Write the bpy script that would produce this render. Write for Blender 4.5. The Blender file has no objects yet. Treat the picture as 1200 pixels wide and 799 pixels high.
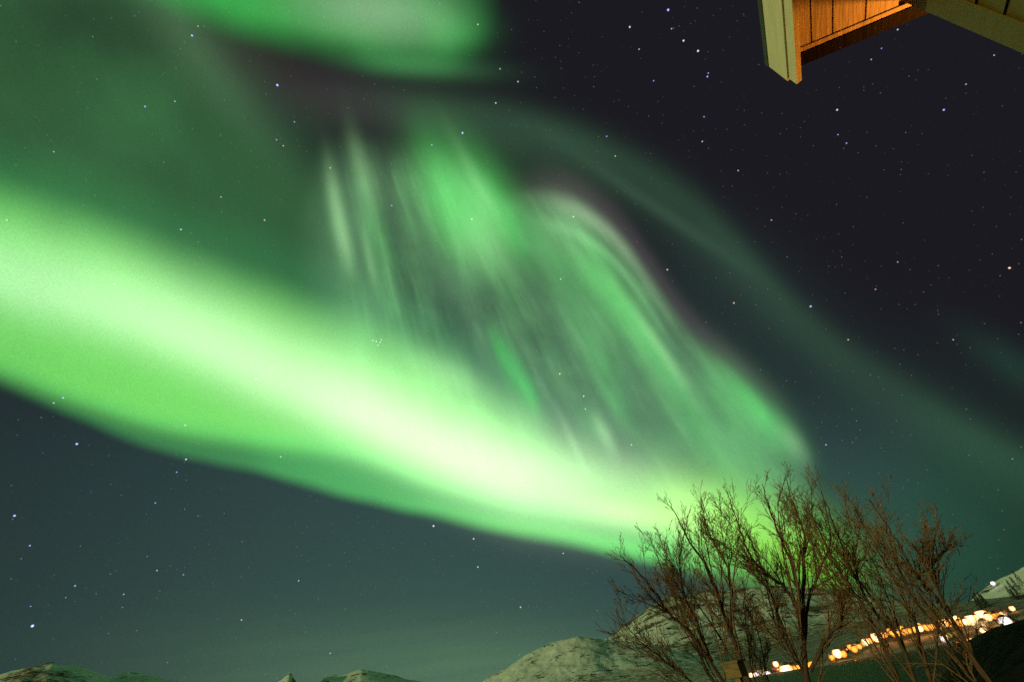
import bpy, math, random
from mathutils import Vector, Matrix, noise

S = bpy.context.scene
COL = S.collection
rad = math.radians

# ------------------------------------------------------------------ camera
PITCH, ROLL, FOC = rad(38.95), rad(10.2), 530.0     # focal length for a 1200 px wide picture: 15.9 mm
F = Vector((0, math.cos(PITCH), math.sin(PITCH)))
_R0, _U0 = Vector((1, 0, 0)), Vector((0, -math.sin(PITCH), math.cos(PITCH)))
R = math.cos(ROLL) * _R0 - math.sin(ROLL) * _U0
U = math.sin(ROLL) * _R0 + math.cos(ROLL) * _U0
EYE = Vector((0, 0, 1.6))
cam = bpy.data.cameras.new('camera')
cam.sensor_width, cam.lens = 36.0, 36.0 * FOC / 1200
cam.clip_start, cam.clip_end = 0.05, 60000
camo = bpy.data.objects.new('camera', cam)
COL.objects.link(camo)
camo.matrix_world = Matrix(((R.x, U.x, -F.x, EYE.x), (R.y, U.y, -F.y, EYE.y), (R.z, U.z, -F.z, EYE.z), (0, 0, 0, 1)))
S.camera = camo

# ------------------------------------------------------------------ picture settings
S.view_settings.view_transform = 'Standard'
S.view_settings.look = 'None'
S.view_settings.exposure = 0
S.view_settings.gamma = 1
S.render.engine = 'CYCLES'
S.cycles.use_denoising = False
S.cycles.use_adaptive_sampling = True
S.cycles.adaptive_threshold = 0.02
S.cycles.adaptive_min_samples = 16
S.cycles.max_bounces = 4
S.cycles.diffuse_bounces = 2
S.cycles.sample_clamp_indirect = 2
S.cycles.sample_clamp_direct = 6

# ------------------------------------------------------------------ added sun lamp giving yellow light to hills, trees and fascia
FILL_E, FILL_COL = 2.0, (0.86, 0.84, 0.36)
sun = bpy.data.lights.new('warm_fill_sun', 'SUN')
sun.energy, sun.color, sun.angle = FILL_E, FILL_COL, rad(0.6)
suno = bpy.data.objects.new('warm_fill_sun', sun)
COL.objects.link(suno)
_az, _el = rad(-125), rad(8)                       # low, behind and to the left of the viewer
_md = Vector((math.sin(_az) * math.cos(_el), math.cos(_az) * math.cos(_el), math.sin(_el)))
suno.rotation_euler = _md.to_track_quat('Z', 'Y').to_euler()

# ------------------------------------------------------------------ night sky with the northern lights
W = bpy.data.worlds.new('World')
S.world = W
W.use_nodes = True
WT = W.node_tree
WT.nodes.clear()


def lin(c):
    out = []
    for v in c:
        v = v / 255.0
        out.append(v / 12.92 if v <= 0.04045 else ((v + 0.055) / 1.055) ** 2.4)
    return tuple(out)


class X:
    """a number in the node tree that can be written as ordinary arithmetic"""
    def __init__(self, s, late=False): self.s, self.late = s, late    # late: built on a noise texture
    def __add__(a, b): return op('ADD', a, b)
    __radd__ = __add__
    def __sub__(a, b): return op('SUBTRACT', a, b)
    def __rsub__(a, b): return op('SUBTRACT', b, a)
    def __mul__(a, b): return op('MULTIPLY', a, b)
    __rmul__ = __mul__
    def __truediv__(a, b): return op('DIVIDE', a, b)
    def __neg__(a): return op('MULTIPLY', a, -1.0)


def _set(sock, v):
    if isinstance(v, X): WT.links.new(v.s, sock)
    else: sock.default_value = v


def late(*v): return any(isinstance(q, X) and q.late for q in v)


def op(kind, a, b=None, c=None):
    n = WT.nodes.new('ShaderNodeMath')
    n.operation = kind
    for i, v in enumerate((a, b, c)):
        if v is not None: _set(n.inputs[i], v)
    return X(n.outputs[0], late(a, b, c))


def vop(kind, a, b=None, scale=None, out=0):
    n = WT.nodes.new('ShaderNodeVectorMath')
    n.operation = kind
    _set(n.inputs[0], a)
    if b is not None: _set(n.inputs[1], b)
    if scale is not None: _set(n.inputs['Scale'], scale)
    return X(n.outputs[out])


def ss(x, a, b, lo=0.0, hi=1.0):
    n = WT.nodes.new('ShaderNodeMapRange')
    n.interpolation_type = 'SMOOTHSTEP'
    if not isinstance(a, X) and not isinstance(b, X) and a > b: a, b, lo, hi = b, a, hi, lo
    _set(n.inputs[0], x); _set(n.inputs[1], a); _set(n.inputs[2], b); _set(n.inputs[3], lo); _set(n.inputs[4], hi)
    return X(n.outputs[0], late(x, a, b))


def gauss(t):
    """exp(-t*t)"""
    return op('EXPONENT', op('MULTIPLY', op('MULTIPLY', t, t), -1.0))


def crv(x, pts):
    """a smooth curve through (x, value) points"""
    x0, x1 = pts[0][0], pts[-1][0]
    v0, v1 = min(p[1] for p in pts), max(p[1] for p in pts)
    if v1 - v0 < 1e-6: v1 = v0 + 1
    n = WT.nodes.new('ShaderNodeFloatCurve')
    c = n.mapping.curves[0]
    while len(c.points) < len(pts): c.points.new(0.5, 0.5)
    q = [((p[0] - x0) / (x1 - x0), (p[1] - v0) / (v1 - v0)) for p in pts]
    for cp, (a, b) in zip(c.points, q):
        cp.location = (a, b)
        cp.handle_type = 'AUTO_CLAMPED'
    n.mapping.extend = 'HORIZONTAL'
    n.mapping.update()
    _set(n.inputs['Value'], (x - x0) * (1.0 / (x1 - x0)))
    return X(n.outputs[0], late(x)) * (v1 - v0) + v0


def noise_at(vec, scale, detail=2.0, rough=0.5):
    n = WT.nodes.new('ShaderNodeTexNoise')
    _set(n.inputs['Vector'], vec)
    n.inputs['Scale'].default_value = scale
    n.inputs['Detail'].default_value = detail
    n.inputs['Roughness'].default_value = rough
    return X(n.outputs[0], True)


def xyz(x, y, z):
    n = WT.nodes.new('ShaderNodeCombineXYZ')
    _set(n.inputs[0], x); _set(n.inputs[1], y); _set(n.inputs[2], z)
    return X(n.outputs[0])


tc = WT.nodes.new('ShaderNodeTexCoord')
DIR = X(tc.outputs['Generated'])
# a gnomonic star chart fixed to the sky: tangent point at azimuth 0, altitude 38.95 degrees, 530 units to the radian
fz = vop('DOT_PRODUCT', DIR, tuple(F), out=1)
inv = op('DIVIDE', FOC, op('MAXIMUM', fz, 0.12))
gx = op('MULTIPLY_ADD', vop('DOT_PRODUCT', DIR, tuple(R), out=1), inv, 600.0)
gy = op('MULTIPLY_ADD', vop('DOT_PRODUCT', DIR, tuple(-U), out=1), inv, 399.5)
chart = ss(fz, 0.3, 0.56)
P0 = xyz(gx, gy, 0.0)
big = noise_at(P0, 0.006, 2.0) - 0.5                # slow unevenness along the bands
wob = noise_at(P0, 0.011, 1.0) - 0.5

wisp = noise_at(xyz((gx - gy * 0.6) * 0.012, (gy + gx * 0.55) * 0.004, 5.0), 1.0, 3.0, 0.5) - 0.5

total = None
deferred = []
count = [0]
phi = rho = None


def add(amount, colour, now=False):
    # the noise-textured terms are summed after all the others, which keeps the compiled shader small
    global total
    if amount.late and not now:
        deferred.append((amount, colour))
        return
    c = vop('SCALE', colour, scale=amount)
    total = c if total is None else vop('ADD', total, c)
    # every few terms the chart coordinates are made to wait for the sum so far (by a zero addition):
    # the compiler then works through the terms in turn and its small stack does not overflow
    count[0] += 1
    if count[0] % 6 == 0 and not now:
        global gx, gy, phi, rho
        w_ = vop('DOT_PRODUCT', total, (1e-9, 1e-9, 1e-9), out=1)
        gx, gy = op('MULTIPLY_ADD', w_, 1e-9, gx), op('MULTIPLY_ADD', w_, 1e-9, gy)
        if phi is not None: phi, rho = op('MULTIPLY_ADD', w_, 1e-9, phi), op('MULTIPLY_ADD', w_, 1e-9, rho)


def blob(x, y, sx, sy, ang=0.0):
    """soft oval glow; ang turns it clockwise, degrees"""
    ca, sa = math.cos(rad(ang)), math.sin(rad(ang))
    u = op('MULTIPLY_ADD', gx, ca / sx, op('MULTIPLY_ADD', gy, sa / sx, -(x * ca + y * sa) / sx))
    v = op('MULTIPLY_ADD', gx, -sa / sy, op('MULTIPLY_ADD', gy, ca / sy, (x * sa - y * ca) / sy))
    return op('EXPONENT', op('MULTIPLY', op('MULTIPLY_ADD', u, u, v * v), -1.0))


def D(c, base=(0, 0, 0)):
    a, b = lin(c), lin(base)
    return tuple(x - y for x, y in zip(a, b))


# --- clear sky: almost black and faintly purple overhead to the right, teal low on the left
BASE = (27, 26, 32)
add(chart * 0.0 + 1.0, lin(BASE))
low = ss(gy + gx * 0.05, 470.0, 780.0)
add(op('MULTIPLY', ss(gx - gy * 0.55, 900.0, 250.0), ss(gy, 230.0, 560.0)) * chart * ss(gx + gy * 0.5, 100.0, 950.0, 0.36, 0.92), D((49, 74, 74), BASE))
add(op('MULTIPLY', low, ss(gx, 1000.0, 420.0)) * chart * ss(gx, -100.0, 450.0, 0.45, 1.0), (0.009, 0.020, 0.008))
add(blob(560, 790, 330, 60) * (noise_at(xyz(gx * 0.004, gy * 0.045 + gx * 0.006, 0.0), 1.0, 3.0) * 0.9 + 0.55), (0.044, 0.082, 0.028))
add(blob(1120, 640, 160, 130, 25), (0.004, 0.045, 0.018))
add(blob(1000, 560, 140, 110), (0.010, 0.022, 0.022))
# --- broad veil in the upper left
veil = ss(gx + gy * 0.35, 480.0, 200.0) * ss(gy, 480.0, 300.0)
lane = blob(420, 92, 190, 42, 14)
add(veil * (0.78 + big * 0.9 + wisp * 0.5) * op('MULTIPLY_ADD', lane, -0.85, 1.0), D((54, 97, 61), BASE))
add(blob(150, 150, 130, 90, 30), (0.004, 0.024, 0.005))
add(blob(130, 30, 90, 40, 20) * -1.0, (0.004, 0.020, 0.006))
add(blob(350, 270, 150, 80, 30), D((48, 88, 56), BASE))
add(blob(205, 25, 110, 26, 52), (0.022, 0.044, 0.022))
add(blob(290, 140, 110, 30, 50), (0.014, 0.032, 0.015))
add(blob(400, 118, 130, 36, 12), (0.020, 0.012, 0.015))
add(blob(280, 60, 90, 30, 20), (0.010, 0.002, 0.004))
# --- swirl at the top edge
low_edge = crv(gx, [(120, -40), (190, 2), (250, 28), (320, 50), (400, 66), (470, 78), (515, 78), (550, 69), (580, 48), (605, 15), (630, -30)])
sw = ss(gy - low_edge, 20.0, -34.0)
sw = sw * ss(gx + gy * 0.1, 594.0, 515.0)
add(sw * (0.80 + big * 0.9 + wisp * 0.9), lin((24, 134, 48)))
add(blob(440, 12, 95, 38, 8) * sw, (0.19, 0.24, 0.17))
add(blob(490, 78, 75, 14, 4) * 1.0, (0.03, 0.13, 0.04))
add(blob(538, 36, 36, 26), (0.015, 0.13, 0.025))
add(blob(330, 18, 90, 26, 18) * sw, (0.0, 0.06, 0.0))
# --- thin outer arc
c_arc = crv(gx, [(360, 112), (430, 118), (500, 132), (560, 138), (640, 158), (720, 190), (800, 236), (860, 292), (900, 336), (960, 396), (1020, 438), (1080, 478), (1150, 520), (1240, 566), (1400, 640)])
ta = gy - c_arc
arc = gauss(op('DIVIDE', ta, ss(ta, -6.0, 6.0, 26.0, 44.0)))
a_arc = crv(gx, [(340, 0.0), (420, 0.35), (560, 0.75), (680, 0.95), (760, 0.85), (860, 0.6), (960, 0.5), (1100, 0.55), (1200, 0.75), (1400, 0.6)])
add(arc * a_arc * (1.0 + big * 0.8 + wisp * 0.5), D((48, 74, 57), BASE))
add(blob(770, 245, 110, 8, 34), (0.012, 0.028, 0.016))
add(blob(860, 330, 120, 55, 42), (0.006, 0.016, 0.012))
add(blob(1190, 430, 70, 22, 33), (0.004, 0.022, 0.012))
lower = crv(gx, [(-260, 340), (-100, 398), (0, 436), (100, 474), (200, 503), (300, 519), (400, 532), (450, 546), (500, 566), (550, 580), (600, 592), (700, 608), (760, 620), (850, 650), (1000, 700), (1200, 770)])
# --- rayed curtain: rays fan out of one radiant high above
RX, RY = 303.0, -278.0
dx, dy = gx - RX, gy - RY
phi = op('ARCTAN2', dx, dy)                         # 0 is straight down the chart
rho = op('SQRT', op('MULTIPLY_ADD', dx, dx, dy * dy))
streak = noise_at(xyz(phi * 21.0, rho * 0.0065, 3.3), 1.0, 3.0, 0.55)
mott = noise_at(P0, 0.017, 3.0, 0.55)
streak2 = noise_at(xyz(phi * 58.0, rho * 0.0095, 9.1), 1.0, 2.0, 0.5)
top = crv(gx, [(345, 210), (370, 170), (400, 155), (450, 158), (500, 166), (540, 176), (570, 198), (592, 222), (610, 224), (640, 220), (675, 230), (705, 250), (735, 280), (762, 318), (790, 360), (822, 398), (860, 432), (900, 468), (935, 500), (952, 532), (966, 600), (985, 760)])
tt = gy - top
inside = ss(tt, -8.0, crv(gx, [(360, 80), (480, 64), (560, 44), (620, 30), (1000, 34)])) * ss(gx, 335.0, 420.0) * ss(gx, 990.0, 890.0)
fade = ss(gy - gx * 0.18, 330.0, 560.0, 1.0, 0.8)
bottom = ss(gy - lower, -2.0, -60.0)
cur = inside * fade * bottom
add(cur * ss(mott, 0.15, 0.75, 0.80, 1.14), D((76, 105, 81), BASE))
cur = cur * ss(gx - gy * 0.12, 345.0, 385.0)
add(cur * ss(streak, 0.34, 0.78) * ss(mott, 0.25, 0.7, 0.65, 1.2), (0.024, 0.098, 0.021))
add(cur * ss(streak2, 0.36, 0.82) * ss(streak, 0.25, 0.6), (0.029, 0.060, 0.026))
add(gauss((tt + 4.0) / 20.0) * ss(gx, 560.0, 680.0) * ss(gx, 960.0, 860.0), (0.040, 0.028, 0.034))


def ray(x, y, length, width, amount, colour):
    """one brighter ray or patch, lying along its own line out of the radiant"""
    a, b = x - RX, y - RY
    r, p = math.hypot(a, b), math.atan2(a, b)
    u = op('MULTIPLY_ADD', phi, r / width, -p * r / width)
    v = op('MULTIPLY_ADD', rho, 1.0 / length, -r / length)
    g = op('EXPONENT', op('MULTIPLY', op('MULTIPLY_ADD', u, u, v * v), -1.0))
    add(g * amount, colour)


PALE, GREEN, VIVID, GREY = (0.25, 0.46, 0.21), (0.05, 0.33, 0.06), (-0.01, 0.34, 0.01), (-0.05, -0.10, -0.05)
for q in [(394, 243, 46, 9, 0.60, PALE), (404, 285, 30, 8, 0.35, PALE), (425, 205, 45, 11, 0.38, PALE), (432, 300, 30, 6, 0.25, PALE),
          (437, 265, 70, 14, 0.30, GREEN), (540, 230, 78, 44, 0.55, GREEN), (515, 205, 55, 22, 0.30, GREEN), (550, 255, 60, 30, 0.38, GREEN), (578, 225, 50, 20, 0.42, GREEN),
          (565, 285, 44, 28, 0.32, PALE), (598, 270, 42, 15, 0.45, VIVID), (520, 240, 50, 22, 0.25, VIVID), (560, 215, 60, 8, 0.22, PALE),
          (700, 365, 110, 50, 0.32, GREEN), (545, 235, 70, 45, 0.35, GREEN), (850, 490, 70, 50, 0.22, GREEN), (640, 290, 60, 16, 0.45, GREEN), (690, 320, 60, 12, 0.55, GREEN), (720, 335, 80, 10, 0.45, GREEN), (665, 262, 34, 26, 0.28, PALE),
          (745, 385, 70, 14, 0.55, GREEN), (775, 410, 60, 7, 0.40, PALE), (700, 420, 70, 12, 0.25, GREEN), (790, 445, 50, 9, 0.35, GREEN),
          (600, 430, 40, 11, 0.50, VIVID), (620, 460, 24, 8, 0.50, VIVID), (585, 410, 26, 7, 0.30, VIVID),
          (708, 508, 26, 8, 0.55, PALE), (690, 500, 30, 14, 0.30, GREEN), (672, 520, 40, 5, 0.30, PALE), (722, 480, 40, 10, 0.30, GREEN),
          (860, 462, 50, 22, 0.60, GREEN), (905, 500, 40, 20, 0.55, GREEN), (885, 475, 34, 9, 0.35, VIVID), (930, 520, 26, 12, 0.30, PALE),
          (815, 500, 60, 16, 0.30, GREEN), (780, 530, 40, 30, 0.25, GREEN), (870, 545, 60, 40, 0.30, GREEN),
          (590, 345, 55, 28, 0.55, GREY), (478, 330, 80, 14, 0.60, GREY), (455, 290, 60, 8, 0.35, GREY), (515, 360, 60, 12, 0.60, GREY), (545, 395, 50, 10, 0.45, GREY),
          (640, 400, 60, 18, 0.35, GREY), (720, 445, 60, 10, 0.25, GREY)]:
    ray(*q)
# pale crest of the right-hand fold
crest = crv(gx, [(600, 224), (640, 231), (670, 241), (700, 259), (730, 288), (760, 330), (790, 376), (820, 415)])
add(gauss((gy - crest - 2.0) / 11.0) * crv(gx, [(600, 0.0), (640, 0.16), (675, 0.48), (710, 0.58), (745, 0.35), (800, 0.0)]), (0.22, 0.28, 0.18))
add(gauss((gy - crest - 30.0) / 8.0) * crv(gx, [(610, 0.0), (660, 0.35), (710, 0.6), (760, 0.4), (800, 0.0)]), (0.10, 0.30, 0.11))

# --- the great bright band
upper = crv(gx, [(-260, 140), (-100, 190), (0, 228), (100, 262), (200, 300), (300, 338), (400, 378), (450, 396), (500, 420), (560, 456), (600, 478), (650, 512), (700, 540), (750, 556), (820, 566), (900, 590), (1000, 640), (1200, 740)])
fringe = crv(gx, [(-260, 356), (-100, 412), (0, 452), (100, 496), (200, 532), (300, 554), (400, 580), (500, 605), (600, 626), (700, 646), (760, 658), (850, 680), (1000, 716), (1200, 780)])
core = crv(gx, [(-260, 210), (-100, 286), (0, 326), (100, 352), (200, 386), (300, 430), (400, 476), (500, 523), (560, 548), (600, 562), (700, 583), (760, 594), (850, 622), (1000, 690)])
tu = gy - upper + wob * 14.0
end = ss(gx, 930.0, 740.0)
band = ss(tu, -34.0, 58.0) * ss(gy - lower, 20.0, -28.0)
add(band * end * crv(gx, [(-260, 0.8), (0, 0.86), (300, 1.0), (1000, 1.0)]) * (1.0 + big * 0.25 + wisp * 0.22), lin((113, 202, 80)))
add(ss(tu, -95.0, 5.0) * ss(gy - lower, 10.0, -10.0) * ss(gx, 860.0, 560.0), (0.010, 0.11, 0.025))
tf = gy - fringe + wob * 9.0
frg = ss(tf, 8.0, -12.0) * ss(gy - lower, -30.0, 2.0)
add(frg * end * crv(gx, [(-260, 0.3), (0, 0.35), (150, 0.5), (250, 0.55), (330, 0.85), (450, 1.1), (600, 1.2), (720, 1.3), (1000, 1.3)]), lin((66, 160, 72)))
add(gauss((tf + 13.0) / 11.0) * crv(gx, [(-260, 0.0), (380, 0.0), (520, 0.5), (700, 1.0), (800, 1.0), (1000, 0.3)]) * end, (0.06, 0.22, 0.03))
tcq = gy - core
cw = ss(tcq, -10.0, 10.0, 58.0, 40.0)
glow = gauss(tcq / cw)
add(glow * crv(gx, [(-260, 0.2), (0, 0.40), (120, 0.62), (250, 0.90), (350, 1.1), (450, 1.45), (560, 1.6), (640, 1.35), (720, 0.85), (800, 0.35), (900, 0.0), (1000, 0.0)]), (0.40, 0.41, 0.31))
add(glow * crv(gx, [(-260, 0.6), (0, 0.9), (200, 0.8), (380, 0.4), (520, 0.0), (900, 0.0)]), (0.10, 0.05, 0.14))
add(blob(520, 437, 50, 18, 24), (0.10, 0.16, 0.08))
add(blob(735, 604, 60, 16, 8), (0.22, 0.02, 0.10))
# --- yellow-green end of the band low in the north, behind the trees
add(blob(885, 625, 105, 46, 20), (0.20, 0.52, 0.01))
add(blob(955, 655, 52, 34, 30), (0.05, 0.22, -0.01))
add(blob(815, 598, 60, 36, 15), (0.16, 0.26, 0.06))

for amount, colour in deferred: add(amount, colour, True)
aur = vop('SCALE', total, scale=chart)
rest = op('SUBTRACT', 1.0, chart)                   # the half of the sky behind the viewer: dim green veil
aur = vop('ADD', aur, vop('SCALE', (0.030, 0.065, 0.036), scale=rest))
aur = vop('MAXIMUM', aur, (0.004, 0.004, 0.006))
# added imitation of camera grain: a barely visible fine unevenness
fine = noise_at(DIR, 420.0, 1.0)
aur = vop('SCALE', aur, scale=op('MULTIPLY_ADD', fine, 0.34, 0.83))

# --- stars
def chart_dir(x, y):
    return (F + R * ((x - 600) / FOC) - U * ((y - 399.5) / FOC)).normalized()


WHITE, BLUE, WARM = 0, 1, 2
STARS = {
    BLUE: [(225, 42, 4), (325, 100, 5), (170, 125, 3), (345, 143, 2), (324, 164, 2), (542, 156, 4), (506, 170, 2), (459, 241, 2), (711, 160, 2), (775, 190, 1.6), (783, 12, 5),
           (766, 95, 2), (829, 90, 3), (830, 86, 2), (838, 80, 1.4), (825, 137, 1.8), (982, 158, 2), (992, 168, 2.4), (1033, 57, 2), (1106, 129, 4), (1080, 40, 1.5),
           (950, 359, 4), (862, 323, 1.5), (904, 280, 1.6), (968, 521, 2.4), (809, 281, 1.6), (90, 520, 5), (17, 604, 5), (35, 639, 3), (88, 686, 3), (74, 466, 3), (207, 553, 2.2),
           (182, 589, 2.2), (215, 673, 2), (38, 733, 7), (36, 710, 1.8), (63, 560, 1.5), (63, 578, 1.5), (18, 537, 1.5), (354, 573, 1.6), (212, 269, 3.2), (1193, 119, 1.5), (1135, 389, 1.6)],
    WHITE: [(205, 119, 1.8), (332, 171, 1.8), (63, 178, 1.8), (387, 197, 1.8), (124, 239, 1.6), (97, 250, 1.4), (560, 29, 2.2), (586, 81, 1.8), (581, 121, 2.4), (596, 133, 1.6), (533, 155, 1.5),
            (534, 163, 1.5), (551, 154, 1.4), (461, 153, 1.6), (567, 165, 1.6), (607, 176, 1.6), (473, 125, 1.6), (452, 141, 1.5), (553, 257, 2.2), (489, 223, 1.6), (721, 183, 1.8),
            (738, 32, 3.4), (787, 34, 1.8), (789, 36, 1.4), (818, 60, 4), (801, 48, 3.6), (823, 166, 2), (824, 171, 1.5), (865, 200, 1.8), (981, 129, 3.4), (960, 139, 1.6), (1052, 35, 2.6),
            (1021, 70, 1.8), (1019, 78, 1.5), (1165, 65, 2), (1117, 398, 1.8), (864, 371, 1.5), (218, 538, 3), (63, 472, 2.2), (72, 472, 1.6), (184, 668, 2), (145, 696, 1.8), (350, 680, 1.8),
            (81, 558, 1.5), (115, 573, 1.5), (61, 612, 1.5), (217, 498, 2), (300, 444, 2.2), (329, 535, 1.8), (508, 616, 3.4), (555, 631, 2.6), (560, 664, 2.2), (660, 648, 1.8), (463, 617, 1.6),
            (410, 645, 1.6), (437, 399, 1.65), (441, 400, 1.9), (445.5, 401, 1.7), (443, 404.5, 1.65), (447, 398, 1.65), (656, 438, 2.4), (684, 464, 2.4), (686, 479, 1.8), (657, 327, 1.8),
            (740, 521, 2), (444, 322, 1.6), (134, 333, 2), (58, 742, 1.6), (458, 553, 1.6), (466, 79, 1.6), (822, 250, 1.6), (569, 387, 1.6), (101, 716, 1.3), (283, 726, 2), (267, 741, 1.3), (848, 478, 1.6)],
    WARM: [(232, 31, 1.8), (195, 140, 1.6), (259, 231, 1.8), (310, 258, 2.4), (8, 258, 2.2), (335, 228, 1.6), (607, 96, 2.4), (672, 254, 2.6), (749, 58, 2), (726, 49, 1.4), (727, 61, 1.4), (858, 106, 1.6),
           (1132, 99, 2.2), (1183, 314, 5), (860, 355, 2.6), (994, 398, 2.2), (1026, 339, 1.8), (1052, 307, 1.8), (951, 462, 1.6), (904, 258, 1.8), (163, 596, 1.6), (610, 711, 2.4), (782, 316, 2.6),
           (387, 765, 1.8), (356, 773, 1.6), (692, 83, 1.4), (655, 82, 1.4), (1101, 126, 1.4), (681, 117, 1.5), (1182, 352, 1.6)]}
HUE = {WHITE: (0.85, 0.85, 0.9), BLUE: (0.50, 0.48, 1.15), WARM: (1.0, 0.66, 0.48)}
layers = [aur]
for k, lst in STARS.items():
    acc = None
    dk = DIR
    for i, (x, y, b) in enumerate(lst):
        if b < 1.65: continue                       # the faintest are left to the star dust below
        if i % 10 == 9 and acc is not None: dk = vop('ADD', dk, vop('SCALE', (1e-9, 1e-9, 1e-9), scale=acc * 1e-9))
        d = vop('DISTANCE', dk, tuple(chart_dir(x, y)), out=1)
        st = (1 + ((x - 600) ** 2 + (y - 399.5) ** 2) / FOC ** 2) ** 0.75     # chart scale away from its centre
        r0 = (0.74 + 0.20 * b) / FOC / st
        v = op('MULTIPLY_ADD', d, -(0.2 + 0.38 * b) / r0, 0.2 + 0.38 * b)
        acc = v if acc is None else op('MAXIMUM', acc, v)
    layers.append(vop('SCALE', HUE[k], scale=op('MAXIMUM', acc, 0.0)))
# faint stars; the denser, dimmer second layer also serves as grain
for scale, seed, size, lim, gain in ((58.0, 0.0, 0.064, 0.30, 0.42), (120.0, 4.0, 0.15, 0.45, 0.16)):
    vn = WT.nodes.new('ShaderNodeTexVoronoi')
    vn.voronoi_dimensions = '3D'
    vn.feature = 'F1'
    _set(vn.inputs['Vector'], vop('ADD', DIR, (seed, seed * 0.7, seed * 1.3)))
    vn.inputs['Scale'].default_value = scale
    core_v = ss(X(vn.outputs['Distance']), 0.0, size, 1.0, 0.0)
    sp = WT.nodes.new('ShaderNodeSeparateColor')
    WT.links.new(vn.outputs['Color'], sp.inputs[0])
    m = ss(X(sp.outputs[0]), lim, 1.0) * core_v * gain
    tint = vop('ADD', vop('SCALE', xyz(X(sp.outputs[0]), X(sp.outputs[1]), X(sp.outputs[2])), scale=0.7), (0.45, 0.45, 0.5))
    layers.append(vop('SCALE', tint, scale=m))
out = None
for c in layers:                                    # aurora, then each kind of star
    bg = WT.nodes.new('ShaderNodeBackground')
    WT.links.new(c.s, bg.inputs['Color'])
    if out is None: out = bg.outputs[0]
    else:
        ads = WT.nodes.new('ShaderNodeAddShader')
        WT.links.new(out, ads.inputs[0]); WT.links.new(bg.outputs[0], ads.inputs[1])
        out = ads.outputs[0]
wo = WT.nodes.new('ShaderNodeOutputWorld')
WT.links.new(out, wo.inputs['Surface'])

# ------------------------------------------------------------------ helpers
def sight(x, y):
    """unit direction of a bearing measured on the photograph"""
    return (F + R * ((x - 600) / FOC) - U * ((y - 399.5) / FOC)).normalized()


def at(x, y, dist):
    """the place on that bearing at a horizontal distance from the viewer"""
    v = sight(x, y)
    return EYE + v * (dist / math.hypot(v.x, v.y))


def link(name, me, m, parent=None, loc=None):
    o = bpy.data.objects.new(name, me)
    COL.objects.link(o)
    if m is not None and not me.materials: me.materials.append(m)
    if parent: o.parent = parent
    if loc is not None: o.location = loc
    return o


def thing(name, label, cat, loc=(0, 0, 0), rz=0.0, group=None):
    o = bpy.data.objects.new(name, None)
    COL.objects.link(o)
    o.empty_display_size = 0.3
    o.location, o.rotation_euler = loc, (0, 0, rz)
    o['label'], o['category'] = label, cat
    if group: o['group'] = group
    return o


class MB:
    """collects faces for one mesh"""
    def __init__(self): self.v, self.f = [], []
    def poly(self, pts):
        k = len(self.v); self.v += [tuple(p) for p in pts]; self.f.append(tuple(range(k, k + len(pts))))
    def prism(self, ring0, ring1):
        k, n = len(self.v), len(ring0)
        self.v += [tuple(p) for p in ring0] + [tuple(p) for p in ring1]
        for i in range(n):
            j = (i + 1) % n
            self.f.append((k + i, k + j, k + n + j, k + n + i))
        self.f.append(tuple(range(k + n - 1, k - 1, -1)))
        self.f.append(tuple(range(k + n, k + 2 * n)))
    def box(self, x0, x1, y0, y1, z0, z1):
        self.prism([(x0, y0, z0), (x1, y0, z0), (x1, y1, z0), (x0, y1, z0)], [(x0, y0, z1), (x1, y0, z1), (x1, y1, z1), (x0, y1, z1)])
    def tube(self, pts, rs, n):
        k0 = len(self.v)
        prev = None
        for i, p in enumerate(pts):
            t = (pts[min(i + 1, len(pts) - 1)] - pts[max(i - 1, 0)])
            if t.length < 1e-9: t = Vector((0, 0, 1))
            t.normalize()
            a = t.orthogonal().normalized() if prev is None else (prev - t * prev.dot(t)).normalized()
            prev = a
            b = t.cross(a)
            for q in range(n):
                w = 2 * math.pi * q / n
                self.v.append(tuple(p + (a * math.cos(w) + b * math.sin(w)) * rs[i]))
        for i in range(len(pts) - 1):
            for q in range(n):
                r = (q + 1) % n
                self.f.append((k0 + i * n + q, k0 + i * n + r, k0 + (i + 1) * n + r, k0 + (i + 1) * n + q))
        e = k0 + (len(pts) - 1) * n
        self.f.append(tuple(range(e, e + n)))
    def ball(self, c, r, n=10, m=6, sz=1.0):
        k = len(self.v)
        for i in range(m + 1):
            th = math.pi * i / m
            for j in range(n):
                ph = 2 * math.pi * j / n
                self.v.append((c[0] + r * math.sin(th) * math.cos(ph), c[1] + r * math.sin(th) * math.sin(ph), c[2] + r * sz * math.cos(th)))
        for i in range(m):
            for j in range(n):
                q = (j + 1) % n
                self.f.append((k + i * n + j, k + (i + 1) * n + j, k + (i + 1) * n + q, k + i * n + q))
    def mesh(self, name, smooth=False):
        me = bpy.data.meshes.new(name)
        me.from_pydata(self.v, [], self.f)
        if smooth: me.polygons.foreach_set('use_smooth', [True] * len(me.polygons))
        me.validate()
        me.update()
        return me
    def build(self, name, m, parent=None, smooth=False, loc=None):
        return link(name, self.mesh(name, smooth), m, parent, loc)


def new_mat(name):
    m = bpy.data.materials.new(name)
    m.use_nodes = True
    b = m.node_tree.nodes['Principled BSDF']
    return m, m.node_tree, b


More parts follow.
